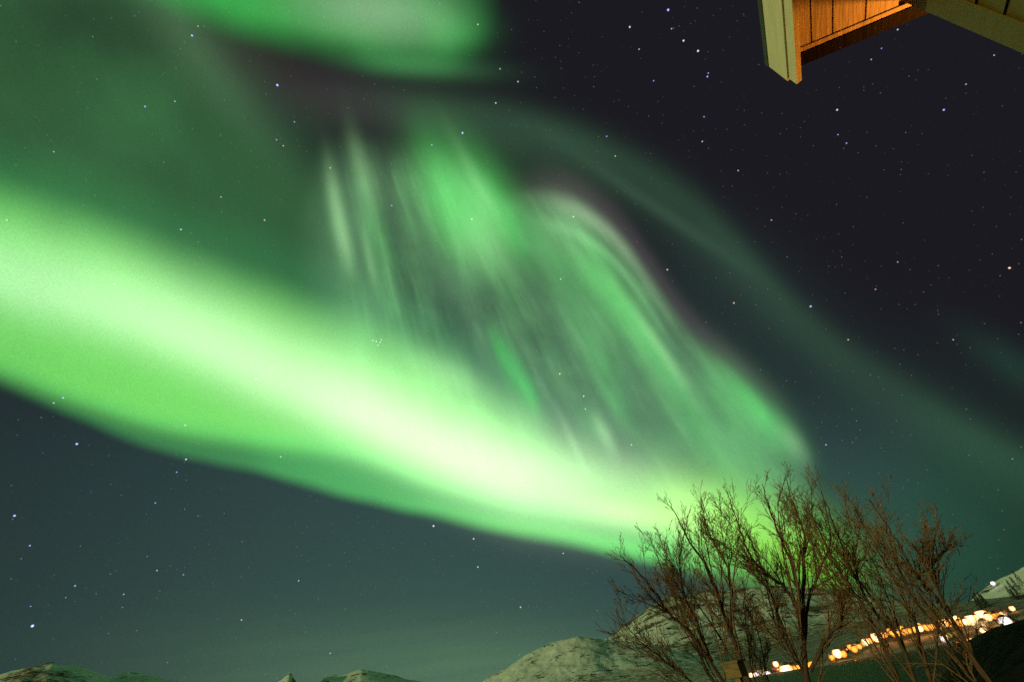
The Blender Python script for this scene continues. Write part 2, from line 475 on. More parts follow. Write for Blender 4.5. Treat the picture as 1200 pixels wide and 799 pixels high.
def mottled(name, c0, c1, scale=6.0, rough=0.7, bump=0.0, stretch=(1, 1, 1), detail=5.0):
    m, t, b = new_mat(name)
    tcn = t.nodes.new('ShaderNodeTexCoord')
    mp = t.nodes.new('ShaderNodeMapping')
    mp.inputs['Scale'].default_value = stretch
    t.links.new(tcn.outputs['Object'], mp.inputs[0])
    n = t.nodes.new('ShaderNodeTexNoise')
    n.inputs['Scale'].default_value, n.inputs['Detail'].default_value = scale, detail
    t.links.new(mp.outputs[0], n.inputs['Vector'])
    r = t.nodes.new('ShaderNodeValToRGB')
    r.color_ramp.elements[0].position, r.color_ramp.elements[1].position = 0.3, 0.7
    r.color_ramp.elements[0].color, r.color_ramp.elements[1].color = (*c0, 1), (*c1, 1)
    t.links.new(n.outputs[0], r.inputs[0])
    t.links.new(r.outputs[0], b.inputs['Base Color'])
    b.inputs['Roughness'].default_value = rough
    if bump:
        bp = t.nodes.new('ShaderNodeBump')
        bp.inputs['Strength'].default_value = bump
        bp.inputs['Distance'].default_value = 0.02
        t.links.new(n.outputs[0], bp.inputs['Height'])
        t.links.new(bp.outputs[0], b.inputs['Normal'])
    return m


def glow_mat(name, col, strength):
    m, t, b = new_mat(name)
    b.inputs['Base Color'].default_value = (0.5, 0.5, 0.5, 1)
    b.inputs['Emission Color'].default_value = (*col, 1)
    b.inputs['Emission Strength'].default_value = strength
    m.cycles.emission_sampling = 'NONE'
    return m


def fell_mat(name, snow, rock, scrub, rock_amt, scrub_amt, scale, belt=None):
    """snow with dark rock ribs lying along the slope and brown birch scrub"""
    m, t, b = new_mat(name)
    L = t.links.new
    tcn = t.nodes.new('ShaderNodeTexCoord')
    mp = t.nodes.new('ShaderNodeMapping')
    mp.inputs['Scale'].default_value = (scale, scale, scale * 3.2)
    mp.inputs['Rotation'].default_value = (0.1, 0.22, 0.0)
    L(tcn.outputs['Object'], mp.inputs[0])
    def nz(sc, det, ro):
        n = t.nodes.new('ShaderNodeTexNoise')
        n.inputs['Scale'].default_value, n.inputs['Detail'].default_value, n.inputs['Roughness'].default_value = sc, det, ro
        L(mp.outputs[0], n.inputs['Vector'])
        return n
    def rng(src, a, b_):
        n = t.nodes.new('ShaderNodeMapRange')
        n.interpolation_type = 'SMOOTHSTEP'
        n.inputs[1].default_value, n.inputs[2].default_value = a, b_
        L(src, n.inputs[0])
        return n.outputs[0]
    def mixc(fac, a, b_):
        n = t.nodes.new('ShaderNodeMix')
        n.data_type = 'RGBA'
        L(fac, n.inputs[0])
        for i, v in ((6, a), (7, b_)):
            if isinstance(v, tuple): n.inputs[i].default_value = (*v, 1)
            else: L(v, n.inputs[i])
        return n.outputs[2]
    big_n, fine_n, mid = nz(1.0, 3, 0.5), nz(9.0, 8, 0.68), nz(3.0, 6, 0.6)
    ad = t.nodes.new('ShaderNodeMath'); ad.operation = 'MULTIPLY_ADD'
    L(fine_n.outputs[0], ad.inputs[0]); ad.inputs[1].default_value = 0.6
    L(mid.outputs[0], ad.inputs[2])
    rk = rng(ad.outputs[0], 0.93 - rock_amt, 0.98 - rock_amt)
    c = mixc(rng(mid.outputs[0], 0.3, 0.7), tuple(v * 0.82 for v in snow), snow)
    ad2 = t.nodes.new('ShaderNodeMath'); ad2.operation = 'MULTIPLY_ADD'
    L(fine_n.outputs[0], ad2.inputs[0]); ad2.inputs[1].default_value = 0.5
    L(big_n.outputs[0], ad2.inputs[2])
    c = mixc(rng(ad2.outputs[0], 0.86 - scrub_amt, 0.98 - scrub_amt), c, scrub)
    if belt:                                        # birch wood on the lower slopes
        sx = t.nodes.new('ShaderNodeSeparateXYZ'); L(tcn.outputs['Object'], sx.inputs[0])
        a5 = t.nodes.new('ShaderNodeMath'); a5.operation = 'MULTIPLY_ADD'
        L(mid.outputs[0], a5.inputs[0]); a5.inputs[1].default_value = belt[2]; L(sx.outputs[2], a5.inputs[2])
        a6 = t.nodes.new('ShaderNodeMath'); a6.operation = 'MULTIPLY_ADD'
        L(rng(a5.outputs[0], belt[0], belt[1]), a6.inputs[0]); a6.inputs[1].default_value = -1.0; a6.inputs[2].default_value = 1.0
        a7 = t.nodes.new('ShaderNodeMath'); a7.operation = 'MULTIPLY'
        L(a6.outputs[0], a7.inputs[0]); L(rng(fine_n.outputs[0], 0.30, 0.62), a7.inputs[1])
        c = mixc(a7.outputs[0], c, scrub)
    c = mixc(rk, c, rock)
    L(c, b.inputs['Base Color'])
    b.inputs['Roughness'].default_value = 0.9
    b.inputs['Specular IOR Level'].default_value = 0.15
    bp = t.nodes.new('ShaderNodeBump')
    bp.inputs['Strength'].default_value = 0.35
    bp.inputs['Distance'].default_value = 2.0 / scale * 0.02
    L(ad.outputs[0], bp.inputs['Height'])
    L(bp.outputs[0], b.inputs['Normal'])
    return m


def lerp_pts(pts, x):
    if x <= pts[0][0]: return pts[0][1]
    for (a, va), (b, vb) in zip(pts, pts[1:]):
        if x <= b:
            t = (x - a) / (b - a)
            return va + (vb - va) * t
    return pts[-1][1]


def smooth(t):
    t = max(0.0, min(1.0, t))
    return t * t * (3 - 2 * t)


def structure(name, mb, m, smooth_=True):
    o = mb.build(name, m, None, smooth_)
    o['kind'] = 'structure'
    return o


WATER_Z = -3.9

# ------------------------------------------------------------------ the near bank, the fjord
def bank_z(az, r):
    """height of the near bank; az in degrees"""
    shore = 24.0 + 26.0 * smooth((az - 24) / 12.0)
    z = -0.15 - 0.0 * r
    t = (r - (shore - 12)) / 14.0
    z += (WATER_Z - 1.6 - z) * smooth(t)
    mound = smooth((az - 26.5) / 11.0) * smooth((r - 12) / 16.0) * (1 - smooth((r - 40) / 16.0))
    z += mound * 1.75
    z += 0.10 * noise.noise(Vector((r * math.sin(rad(az)) * 0.7, r * math.cos(rad(az)) * 0.7, 0.0))) * smooth(r / 3)
    return z


def polar(fn, azs, rs):
    b = MB()
    for r in rs:
        for a in azs:
            w = rad(a)
            b.v.append((r * math.sin(w), r * math.cos(w), fn(a, r)))
    n = len(azs)
    for i in range(len(rs) - 1):
        for j in range(n - 1):
            b.f.append((i * n + j, i * n + j + 1, (i + 1) * n + j + 1, (i + 1) * n + j))
    return b


M_bank = mottled('dark_bank', (0.003, 0.0028, 0.002), (0.014, 0.011, 0.006), 3.0, 1.0, 0.6)
M_bank.node_tree.nodes['Principled BSDF'].inputs['Specular IOR Level'].default_value = 0.05
structure('near_bank', polar(bank_z, [-180 + 2.0 * i for i in range(181)], [0.02, 1, 2, 3, 4, 5, 6, 7, 8, 9, 10] + [11 + 1.0 * i for i in range(60)]), M_bank)

M_water, t, b = new_mat('fjord_water')
b.inputs['Base Color'].default_value = (0.006, 0.012, 0.010, 1)
b.inputs['Roughness'].default_value = 0.6
b.inputs['IOR'].default_value = 1.33
b.inputs['Specular IOR Level'].default_value = 0.10
tcn = t.nodes.new('ShaderNodeTexCoord')
mp = t.nodes.new('ShaderNodeMapping')
mp.inputs['Scale'].default_value = (0.5, 0.9, 1)
t.links.new(tcn.outputs['Object'], mp.inputs[0])
n = t.nodes.new('ShaderNodeTexNoise')
n.inputs['Scale'].default_value, n.inputs['Detail'].default_value = 0.8, 5
t.links.new(mp.outputs[0], n.inputs['Vector'])
bp = t.nodes.new('ShaderNodeBump')
bp.inputs['Strength'].default_value, bp.inputs['Distance'].default_value = 0.25, 0.15
t.links.new(n.outputs[0], bp.inputs['Height'])
t.links.new(bp.outputs[0], b.inputs['Normal'])
wb = MB()
wb.poly([(-30000, -30000, WATER_Z), (30000, -30000, WATER_Z), (30000, 30000, WATER_Z), (-30000, 30000, WATER_Z)])
structure('water', wb, M_water, False)

# ------------------------------------------------------------------ far shore, hills and mountains
def fell(name, ridge, dist, front, back, m, rough, seed, na=260, nr=90, power=1.5, jag=0.02):
    """a fell whose crest stands at the given altitudes (azimuth, degrees) seen from the bank"""
    a0, a1 = ridge[0][0], ridge[-1][0]
    azs = [a0 + (a1 - a0) * i / (na - 1) for i in range(na)]
    rs = []
    for i in range(nr):
        u = i / (nr - 1)
        rs.append(front + (dist - front) * (u / 0.7) if u <= 0.7 else dist + (back - dist) * (u - 0.7) / 0.3)
    def fn(a, r):
        el = lerp_pts(ridge, a)
        bend = dist * (1 + 0.06 * noise.noise(Vector((a * 0.15, seed, 0))))
        H = EYE.z + dist * math.tan(rad(el)) - WATER_Z
        if r <= bend: k = ((r - front) / (bend - front)) ** power
        else: k = 1 - smooth((r - bend) / (back - bend)) * 1.2
        p = Vector((r * math.sin(rad(a)), r * math.cos(rad(a)), seed * 31.0)) / (dist * 0.16)
        nz = noise.fractal(p, 0.9, 2.1, 6) * rough * H * min(1, k * 2 + 0.05)
        nz += noise.fractal(p * 5.0, 0.8, 2.1, 5) * jag * H * min(1, k * 2)
        return WATER_Z - 0.4 + H * k + nz
    return structure(name, polar(fn, azs, rs), m)


SNOW, ROCK, SCRUB = (0.70, 0.72, 0.72), (0.030, 0.026, 0.022), (0.10, 0.070, 0.045)
M_near = fell_mat('near_fell_snow', SNOW, (0.045, 0.038, 0.027), (0.17, 0.125, 0.075), 0.03, 0.02, 0.016, (24, 42, 30))
M_mid = fell_mat('mid_fell_snow', (0.62, 0.65, 0.63), ROCK, SCRUB, 0.07, 0.08, 0.009, (85, 120, 90))
M_left = fell_mat('left_fell_snow', (0.72, 0.76, 0.72), ROCK, (0.13, 0.06, 0.04), 0.03, 0.06, 0.006, (220, 290, 180))
M_far = fell_mat('far_mountain_snow', SNOW, ROCK, SCRUB, 0.03, 0.0, 0.0012)
M_right = fell_mat('right_fell_snow', (0.76, 0.78, 0.78), ROCK, (0.06, 0.05, 0.04), 0.02, 0.04, 0.014)

fell('mountain', [(-36, 2), (-31, 4.0), (-28.5, 5.1), (-27.5, 5.9), (-26.8, 5.1), (-26, 4.6), (-25, 4.7), (-24.3, 5.5), (-22.9, 5.5), (-21, 5.5), (-19.6, 5.0), (-17.1, 4.2), (-13, 3.0), (-8, 2.2)], 6500, 3000, 9000, M_far, 0.03, 7)
fell('mountain', [(-62, 5.0), (-55, 6.3), (-50, 7.2), (-48.3, 7.4), (-45.5, 7.95), (-43.3, 7.5), (-42.2, 7.0), (-41.4, 6.75), (-40.3, 6.95), (-38.5, 6.6), (-36, 5.7), (-32, 3.5), (-28, 1.0)], 2400, 1000, 3400, M_left, 0.045, 2, jag=0.03)
fell('mountain', [(-4, 2.0), (1, 3.6), (4.2, 4.7), (6, 5.5), (9.3, 6.4), (11, 6.9), (13.2, 7.0), (15.8, 7.0), (18, 6.7), (21.5, 6.2), (25.6, 5.0), (29, 3.6), (33, 2.2), (40, 1.2)], 1900, 820, 2700, M_mid, 0.04, 4, na=320, nr=120, jag=0.04)
fell('hill', [(-17, 0.2), (-13, 1.4), (-9.5, 2.7), (-7.6, 3.4), (-5.9, 3.95), (-3.6, 4.7), (-1.2, 5.1), (1, 5.05), (2.6, 4.85), (4.5, 4.35), (6.5, 3.9), (10, 2.8), (14, 1.3), (17, 0.3)], 800, 470, 1100, M_near, 0.028, 11, na=360, nr=130, jag=0.028)
fell('hill', [(31.5, 0.2), (34.2, 0.9), (35.3, 1.75), (36.6, 2.3), (37.8, 2.75), (40.1, 3.3), (44, 4.0), (50, 3.6), (58, 2.2)], 1000, 640, 1500, M_right, 0.02, 5)


def town_z(a, r):
    az_in = smooth((a - 9) / 6.0)
    rise = lerp_pts([(15, 4.5), (20, 5.0), (24, 8.0), (28, 11.0), (32, 12.5), (36, 12.5), (41, 14.0), (55, 14)], a)
    z = WATER_Z - 1.2 + (1.9 * smooth((r - 488) / 12.0) + rise * smooth((r - 505) / 110.0) + 26 * smooth((r - 640) / 400.0)) * az_in
    z += 0.35 * noise.noise(Vector((r * math.sin(rad(a)) * 0.08, r * math.cos(rad(a)) * 0.08, 0)))
    return z


M_town = mottled('town_snow', (0.03, 0.026, 0.018), (0.22, 0.22, 0.21), 0.06, 0.95)
structure('far_shore', polar(town_z, [8 + 0.25 * i for i in range(190)], [480 + 4 * i for i in range(50)] + [690 + 30 * i for i in range(13)]), M_town)


def ground_town(a, r): return town_z(a, r)


def az_el(x, y):
    v = sight(x, y)
    return math.degrees(math.atan2(v.x, v.y)), math.degrees(math.asin(v.z))


# ------------------------------------------------------------------ lamps of the town across the water
M_pole = mottled('lamp_pole_metal', (0.05, 0.05, 0.05), (0.09, 0.09, 0.09), 4.0, 0.5)
SODIUM, YELLOW, COOL = (1.0, 0.36, 0.06), (1.0, 0.62, 0.22), (1.0, 0.86, 0.80)


def lamp_mat(name, mid, rim):
    """lamp globe: bright middle, with the redder glare halo painted in as its rim"""
    m = glow_mat(name, mid, 1.0)
    t = m.node_tree
    t.nodes['Principled BSDF'].inputs['Base Color'].default_value = (0.02, 0.015, 0.01, 1)
    t.nodes['Principled BSDF'].inputs['Specular IOR Level'].default_value = 0.0
    lw = t.nodes.new('ShaderNodeLayerWeight'); lw.inputs[0].default_value = 0.72
    r = t.nodes.new('ShaderNodeMix'); r.data_type = 'RGBA'
    t.links.new(lw.outputs['Facing'], r.inputs[0])
    r.inputs[6].default_value, r.inputs[7].default_value = (*mid, 1), (*rim, 1)
    t.links.new(r.outputs[2], t.nodes['Principled BSDF'].inputs['Emission Color'])
    return m


M_sod = lamp_mat('sodium_globe', (2.2, 0.85, 0.12), (1.1, 0.20, 0.01))
M_yel = lamp_mat('yellow_globe', (3.8, 2.7, 1.2), (1.3, 0.30, 0.02))
M_cool = lamp_mat('white_globe', (2.6, 2.3, 2.2), (1.0, 0.5, 0.40))
ROW = 'street lamps of the town across the water'
lamp_light = {}
for key, colr, pw in (('s', (1.0, 0.22, 0.018), 620), ('y', (1.0, 0.26, 0.03), 1000), ('c', COOL, 500)):
    L_ = bpy.data.lights.new('lamp_light', 'POINT')
    L_.energy, L_.color, L_.shadow_soft_size = pw, colr, 0.6
    L_.specular_factor = 0.1
    L_.cycles.use_multiple_importance_sampling = False
    lamp_light[key] = L_
lamp_mesh = {}


def lamp(x, y, kind, size, label, dist=None, group=ROW):
    a, el = az_el(x, y)
    r = dist or 520.0
    ztop = EYE.z + r * math.tan(rad(el))
    if dist is None:                                # walk up the slope until the lamp stands 4 to 7 m high
        for k in range(60):
            ztop = EYE.z + r * math.tan(rad(el))
            if ztop - town_z(a, r) < 6.0: break
            r += 3.0
    zg = town_z(a, r) if dist is None else ztop - 6.0
    h = max(2.5, ztop - zg)
    o = thing('street_lamp', label, 'street lamp', (r * math.sin(rad(a)), r * math.cos(rad(a)), ztop - h), -rad(a), group)
    key = (kind, size)
    if key not in lamp_mesh:
        g = MB(); g.ball((0, 0, 0), size, 14, 9)
        hd = MB(); hd.prism([(size * 0.9 * math.cos(q), size * 0.9 * math.sin(q), size * 0.72) for q in [i * math.pi / 4 for i in range(8)]],
                            [(0.12 * math.cos(q), 0.12 * math.sin(q), size * 1.25) for q in [i * math.pi / 4 for i in range(8)]])
        p = MB(); p.tube([Vector((0, 0, 0)), Vector((0, 0, 1))], [0.12, 0.08], 8)
        lamp_mesh[key] = (g.mesh('globe', True), hd.mesh('lamp_hood'), p.mesh('pole'))
    gm, hm, pm = lamp_mesh[key]
    link('globe', gm, {'s': M_sod, 'y': M_yel, 'c': M_cool}[kind], o, (0, 0, h))
    link('lamp_hood', hm, M_pole, o, (0, 0, h))
    po = link('pole', pm, M_pole, o, (0, 0, 0)); po.scale = (1, 1, h - size * 0.6)
    li = bpy.data.objects.new('bulb_light', lamp_light[kind])
    COL.objects.link(li); li.parent = o
    li.location = (0, -size - 0.6, h - 0.2)
    return o, a, r, ztop - h, h


DENSE = 'orange street lamp in the dense row along the far shore'
LAMPS = [  # photograph bearing, colour, globe radius, label
    (881, 791, 'y', 1.1, DENSE), (886, 791, 'c', 1.2, None), (899, 790.5, 'c', 1.5, 'white street lamp near the water left of the brightest lamp behind the middle tree'),
    (909, 777.5, 'y', 1.0, 'small street lamp standing uphill of the other lamps between the left and middle trees'),
    (909.5, 796, 'c', 1.3, 'white street lamp lowest by the water below the lamp cluster left of middle trunk'),
    (922, 786, 'y', 2.4, 'largest glaring yellow street lamp just left of the middle tree trunk'),
    (926, 795, 's', 1.2, 'orange street lamp on the shoreline below the glaring yellow one'), (936, 784, 's', 1.8, 'orange street lamp half hidden by the middle tree trunk'),
    (947, 779, 's', 1.0, 'left one of two small orange lamps right of the middle trunk'), (951, 778, 's', 1.1, 'right one of two small orange lamps right of the middle trunk'),
    (975, 770, 's', 1.3, DENSE), (981, 765, 'y', 2.0, 'bright yellow street lamp at the left end of the dense row'), (988, 765.5, 's', 1.5, DENSE), (996, 757.5, 's', 1.2, DENSE), (1001, 760, 's', 1.4, DENSE),
    (1007, 757, 's', 1.1, DENSE), (1014, 751.5, 'y', 1.7, DENSE), (1020, 750, 's', 1.3, DENSE), (1026.5, 746, 'y', 2.2, 'tall yellow street lamp flaring in the middle of the dense row'), (1036, 743.5, 's', 1.4, DENSE),
    (1042, 738, 's', 1.1, DENSE), (1046, 742, 's', 1.5, DENSE), (1052, 742, 's', 1.3, DENSE), (1056, 735, 's', 1.1, DENSE), (1060, 740, 's', 1.4, DENSE), (1065, 738.5, 's', 1.2, DENSE),
    (1072, 737, 's', 1.4, DENSE), (1076, 732, 's', 1.1, DENSE), (1078, 736, 'y', 1.4, DENSE), (1086, 734.5, 's', 1.5, DENSE), (1091, 734, 's', 1.4, DENSE),
    (1100, 735, 's', 1.2, DENSE), (1106, 729.5, 'y', 1.8, DENSE), (1112, 731, 's', 1.2, DENSE), (1119, 726, 'y', 2.1, 'flaring yellow street lamp left of the brightest stretch of the row'), (1125, 729.5, 's', 1.5, DENSE),
    (1132, 728, 'y', 1.5, DENSE), (1138, 726, 'y', 2.3, DENSE), (1143, 724, 'y', 1.6, DENSE), (1151, 721, 'y', 2.6, 'most glaring street lamp in the row below the snowy right slope'), (1158, 722.5, 'y', 1.6, DENSE), (1165, 721.5, 's', 1.2, DENSE),
    (1171, 720.5, 's', 1.3, DENSE), (1176, 719.5, 'y', 1.4, DENSE), (1178, 728, 'c', 2.2, 'white street lamp at the right end of the row beside the dark bank'),
    (1152, 738, 'y', 1.3, 'pale street lamp by the water below the most glaring lamp'), (1106, 748, 'c', 1.4, 'white street lamp by the water below the dense row')]
for x, y, k, s, lb in LAMPS:
    lamp(x, y, k, s * (2.3 if x < 960 else 1.75), lb or 'white street lamp at the left end of the lights beside the wooden box')  # globes enlarged and their rims coloured to imitate glare
SHORE_ROW = 'added dim orange lamps standing in for lit streaks along the shoreline'
for x, y, s in ((985, 778.5, 0.8), (991, 777, 0.9), (1003, 774, 0.7), (1069, 765, 0.6), (1089, 760, 0.8), (1092, 759.5, 0.7), (1122, 752.5, 0.7), (1135, 749.5, 1.0), (1138, 748.5, 0.9), (1154, 744.5, 0.7), (1164, 742, 0.8)):  # added lamps that stand in for orange streaks of light at the waterline
    lamp(x, y, 's', s, 'added dim orange lamp in place of a lit streak on the shoreline', 492, SHORE_ROW)
lamp(1163.5, 683, 'c', 2.6, 'lone white lamp high on the crest of the snowy right slope', 960, None)
lamp(1186, 712.5, 'y', 2.0, 'lone orange lamp on the dark slope above the right end of the row', 590, None)

# ------------------------------------------------------------------ houses of the town
M_walls = [mottled('house_wall_paint', c, tuple(v * 0.8 for v in c), 0.8, 0.7) for c in ((0.55, 0.5, 0.4), (0.35, 0.08, 0.05), (0.5, 0.4, 0.15), (0.6, 0.6, 0.6))]
M_roof = mottled('house_roof', (0.06, 0.045, 0.035), (0.16, 0.13, 0.10), 0.5, 0.9)
M_door = mottled('house_door_paint', (0.08, 0.05, 0.03), (0.12, 0.08, 0.05), 2.0, 0.6)
M_pane = glow_mat('lit_window', (1.0, 0.42, 0.10), 1.2)
rnd = random.Random(5)
HOUSE_LABEL = 'small lit wooden house among the street lamps across the water'
for i, (x, y) in enumerate([(893, 787), (915, 788), (930, 789), (985, 764), (1000, 758), (1017, 752), (1031, 746), (1045, 741), (1058, 738), (1069, 737), (1082, 735), (1096, 733), (1110, 730), (1122, 727), (1134, 725), (1146, 722), (1160, 720), (1172, 719), (1110, 745), (1150, 733), (978, 768), (992, 761), (1007, 756), (1024, 748), (1038, 743), (1050, 740), (1063, 738), (1075, 735.5), (1089, 734), (1102, 732), (1116, 729), (1128, 727), (1140, 724), (1153, 721), (1166, 719.5), (923, 784)]):
    a, el = az_el(x, y)
    r = 515.0
    while EYE.z + r * math.tan(rad(el)) - town_z(a, r) > 2.0 and r < 720: r += 3.0
    r += 16.0 if x < 960 else 7.0
    w, dp, hh = 3.6 + rnd.random() * 2.4, 3.0 + rnd.random(), 2.6 + rnd.random() * 1.2
    h = thing('house', HOUSE_LABEL, 'house', (r * math.sin(rad(a)), r * math.cos(rad(a)), town_z(a, r) - 0.3), -rad(a + rnd.uniform(-20, 20)), 'houses of the town across the water')
    m = MB(); m.box(-w, w, -dp, dp, 0, hh); m.build('wall', M_walls[i % 4], h)
    ov = 0.4
    m = MB(); m.prism([(-w - ov, -dp - ov, hh + 0.02), (-w - ov, dp + ov, hh + 0.02), (-w - ov, 0, hh + 2.1)], [(w + ov, -dp - ov, hh + 0.02), (w + ov, dp + ov, hh + 0.02), (w + ov, 0, hh + 2.1)])
    rf = m.build('roof', M_roof, h)
    m = MB(); m.box(w * 0.3, w * 0.3 + 0.7, 0.3, 1.0, hh + 1.2, hh + 2.9); m.build('chimney', M_door, rf)
    for wx in (-0.62, 0.0, 0.62):
        if rnd.random() < 0.25: continue
        m = MB(); m.box(wx * w - 0.6, wx * w + 0.6, -dp - 0.05, -dp - 0.01, 1.0, 2.1); m.build('window', M_pane, h)
    m = MB(); m.box(w * 0.28, w * 0.28 + 0.75, -dp - 0.06, -dp - 0.01, 0.1, 2.1); m.build('door', M_door, h)

# ------------------------------------------------------------------ bare trees on the bank
M_bark = mottled('birch_bark_brown', (0.030, 0.015, 0.007), (0.095, 0.046, 0.020), 9.0, 0.85, 0.5, (1, 1, 0.3))
M_twig = mottled('red_brown_twigs', (0.085, 0.038, 0.012), (0.16, 0.080, 0.027), 3.0, 0.7)


def spline(pts, n):
    out = []
    for i in range(len(pts) - 1):
        p0, p1, p2, p3 = pts[max(i - 1, 0)], pts[i], pts[i + 1], pts[min(i + 2, len(pts) - 1)]
        for k in range(n):
            t = k / n
            out.append(0.5 * ((2 * p1) + (p2 - p0) * t + (2 * p0 - 5 * p1 + 4 * p2 - p3) * t * t + (3 * p1 - p0 - 3 * p2 + p3) * t ** 3))
    out.append(pts[-1])
    return out


def rand_perp(v, rg):
    a = v.orthogonal().normalized()
    b = v.cross(a).normalized()
    w = rg.uniform(0, 2 * math.pi)
    return a * math.cos(w) + b * math.sin(w)


def branch(mb, p, d, length, r, level, rg, lift):
    n = {0: 9, 1: 7, 2: 5, 3: 4, 4: 3}[level]
    pts, q, dd = [p.copy()], p.copy(), d.normalized()
    for i in range(n):
        if level == 0: lift = 0.03
        dd = (dd + Vector((rg.gauss(0, 0.085), rg.gauss(0, 0.085), rg.gauss(0, 0.07) + lift))).normalized()
        q = q + dd * (length / n)
        pts.append(q.copy())
    rs = [max(0.0038, r * (1 - 0.75 * i / n)) for i in range(n + 1)]
    mb.tube(pts, rs, 5 if level < 2 else (4 if level == 2 else 3))
    if level >= 4: return
    kids = {0: 10, 1: 7, 2: 5, 3: 2}[level]
    for k in range(kids):
        t = (0.16 + 0.84 * (k + rg.random()) / kids) * n
        i = min(n - 1, int(t))
        o = pts[i].lerp(pts[i + 1], t - i)
        tang = (pts[i + 1] - pts[i]).normalized()
        ang = rad(rg.uniform(16, 40))
        nd = tang * math.cos(ang) + rand_perp(tang, rg) * math.sin(ang)
        branch(mb, o, nd, length * rg.uniform(0.45, 0.72) * (1 - 0.35 * (t / n)) * (0.50 if level == 0 else 1), rs[i] * 0.62, 2 if level == 0 else level + 1, rg, lift)


def bare_tree(label, root, stems, seed, nb=9, blen=1.15, lift=0.07, fan=4):
    """stems: list of (start radius, [(x, y) bearings from the bank], distance at the foot, distance at the tip)"""
    rg = random.Random(seed)
    a, r = root
    base = Vector((r * math.sin(rad(a)), r * math.cos(rad(a)), bank_z(a, r)))
    T = thing('bare_tree', label, 'tree', base, 0, 'bare trees on the bank')
    tr, cr = MB(), MB()
    for r0, px, d0, d1, from_root in stems:
        n = len(px)
        pts = [at(x, y, d0 + (d1 - d0) * i / (n - 1)) - base for i, (x, y) in enumerate(px)]
        if from_root: pts = [Vector((rg.gauss(0, 0.06), rg.gauss(0, 0.06), -0.25)), pts[0].lerp(Vector((0, 0, 0)), 0.55)] + pts
        sp = spline(pts, 5)
        N = len(sp)
        for i in range(1, N - 1):
            sp[i] = sp[i] + Vector((rg.gauss(0, 1), rg.gauss(0, 1), rg.gauss(0, 1))) * 0.012
        rs = [r0 * 0.50 * (1 - i / (N - 1)) ** 0.9 + 0.006 for i in range(N)]
        tr.tube(sp, rs, 8)
        first = 0.30 if from_root else 0.12
        for k in range(fan):                        # long slender limbs that keep close to the stem
            t = (0.22 + 0.36 * (k + rg.random()) / fan) * (N - 1)
            i = int(t)
            tang = (sp[i + 1] - sp[i]).normalized()
            ang = rad(rg.uniform(9, 24))
            branch(cr, sp[i], tang * math.cos(ang) + rand_perp(tang, rg) * math.sin(ang), (sp[-1] - sp[i]).length * rg.uniform(0.62, 0.95), rs[i] * 0.5, 0, rg, lift)
        for k in range(nb):
            t = (first + (0.99 - first) * (k + rg.random()) / nb) * (N - 1)
            i = min(N - 2, int(t))
            o = sp[i].lerp(sp[i + 1], t - i)
            tang = (sp[i + 1] - sp[i]).normalized()
            ang = rad(rg.uniform(12, 34))
            nd = tang * math.cos(ang) + rand_perp(tang, rg) * math.sin(ang)
            f = t / (N - 1)
            branch(cr, o, nd, blen * 1.0 * rg.uniform(0.6, 1.1) * (1.05 - 0.5 * f), min(rs[i] * 0.5, 0.018), 1 if rg.random() < 0.22 and f < 0.7 else 2, rg, lift)
    tr.build('trunk', M_bark, T, True)
    cr.build('crown', M_twig, T, False)
    return T


bare_tree('broad bare tree leaning left, leftmost of the trees on the bank', (16.5, 13.0), [
    (0.115, [(878, 799), (858, 745), (848, 718), (830, 668), (811, 641), (798, 614), (784, 586)], 13.0, 12.2, True),
    (0.095, [(848, 799), (811, 745), (784, 718), (761, 685), (738, 661), (727, 650)], 12.8, 11.6, True),
    (0.085, [(835, 796), (818, 762), (804, 729), (788, 692), (774, 662), (765, 640)], 13.2, 13.6, True),
    (0.055, [(857, 745), (857, 698), (853, 665), (838, 638), (828, 614), (820, 582)], 13.0, 14.2, False),
    (0.045, [(811, 799), (777, 772), (748, 749), (730, 726)], 12.6, 11.4, True),
    (0.050, [(835, 775), (812, 720), (800, 690), (796, 655), (806, 610)], 13.1, 13.0, False)], 11, 12, 1.0, fan=5)
bare_tree('tall bare tree with thick dark trunk standing before the green glow, in the middle', (20.4, 13.5), [
    (0.150, [(947, 799), (941, 749), (937, 718), (932, 671), (915, 631), (902, 597), (893, 566)], 13.5, 13.0, True),
    (0.075, [(938, 722), (919, 688), (902, 675), (878, 648), (865, 614), (852, 575)], 13.5, 12.4, False),
    (0.080, [(940, 735), (942, 665), (942, 624), (929, 590), (921, 560)], 13.5, 14.4, False),
    (0.065, [(943, 749), (949, 698), (963, 665), (973, 630), (962, 575)], 13.5, 14.6, False),
    (0.075, [(950, 785), (969, 745), (986, 729), (988, 698), (998, 655)], 13.4, 12.2, False),
    (0.070, [(943, 790), (932, 772), (909, 732), (899, 692), (884, 660)], 13.5, 12.6, True),
    (0.050, [(918, 745), (905, 700), (888, 676), (868, 662)], 13.2, 13.8, False)], 23, 11, 1.0)
bare_tree('reddish bare tree with thin stems sweeping left, just right of the middle tree', (27.6, 12.5), [
    (0.080, [(1054, 799), (1017, 719), (987, 675), (960, 621), (945, 592)], 12.5, 11.8, True),
    (0.085, [(1072, 799), (1051, 745), (1031, 712), (997, 665), (977, 614), (962, 574)], 12.5, 12.9, True),
    (0.080, [(1090, 799), (1075, 740), (1051, 685), (1024, 636), (1004, 600), (992, 580)], 12.6, 13.6, True),
    (0.050, [(1040, 735), (1010, 690), (1003, 650), (1010, 605)], 12.5, 13.2, False)], 37, 10, 0.95)
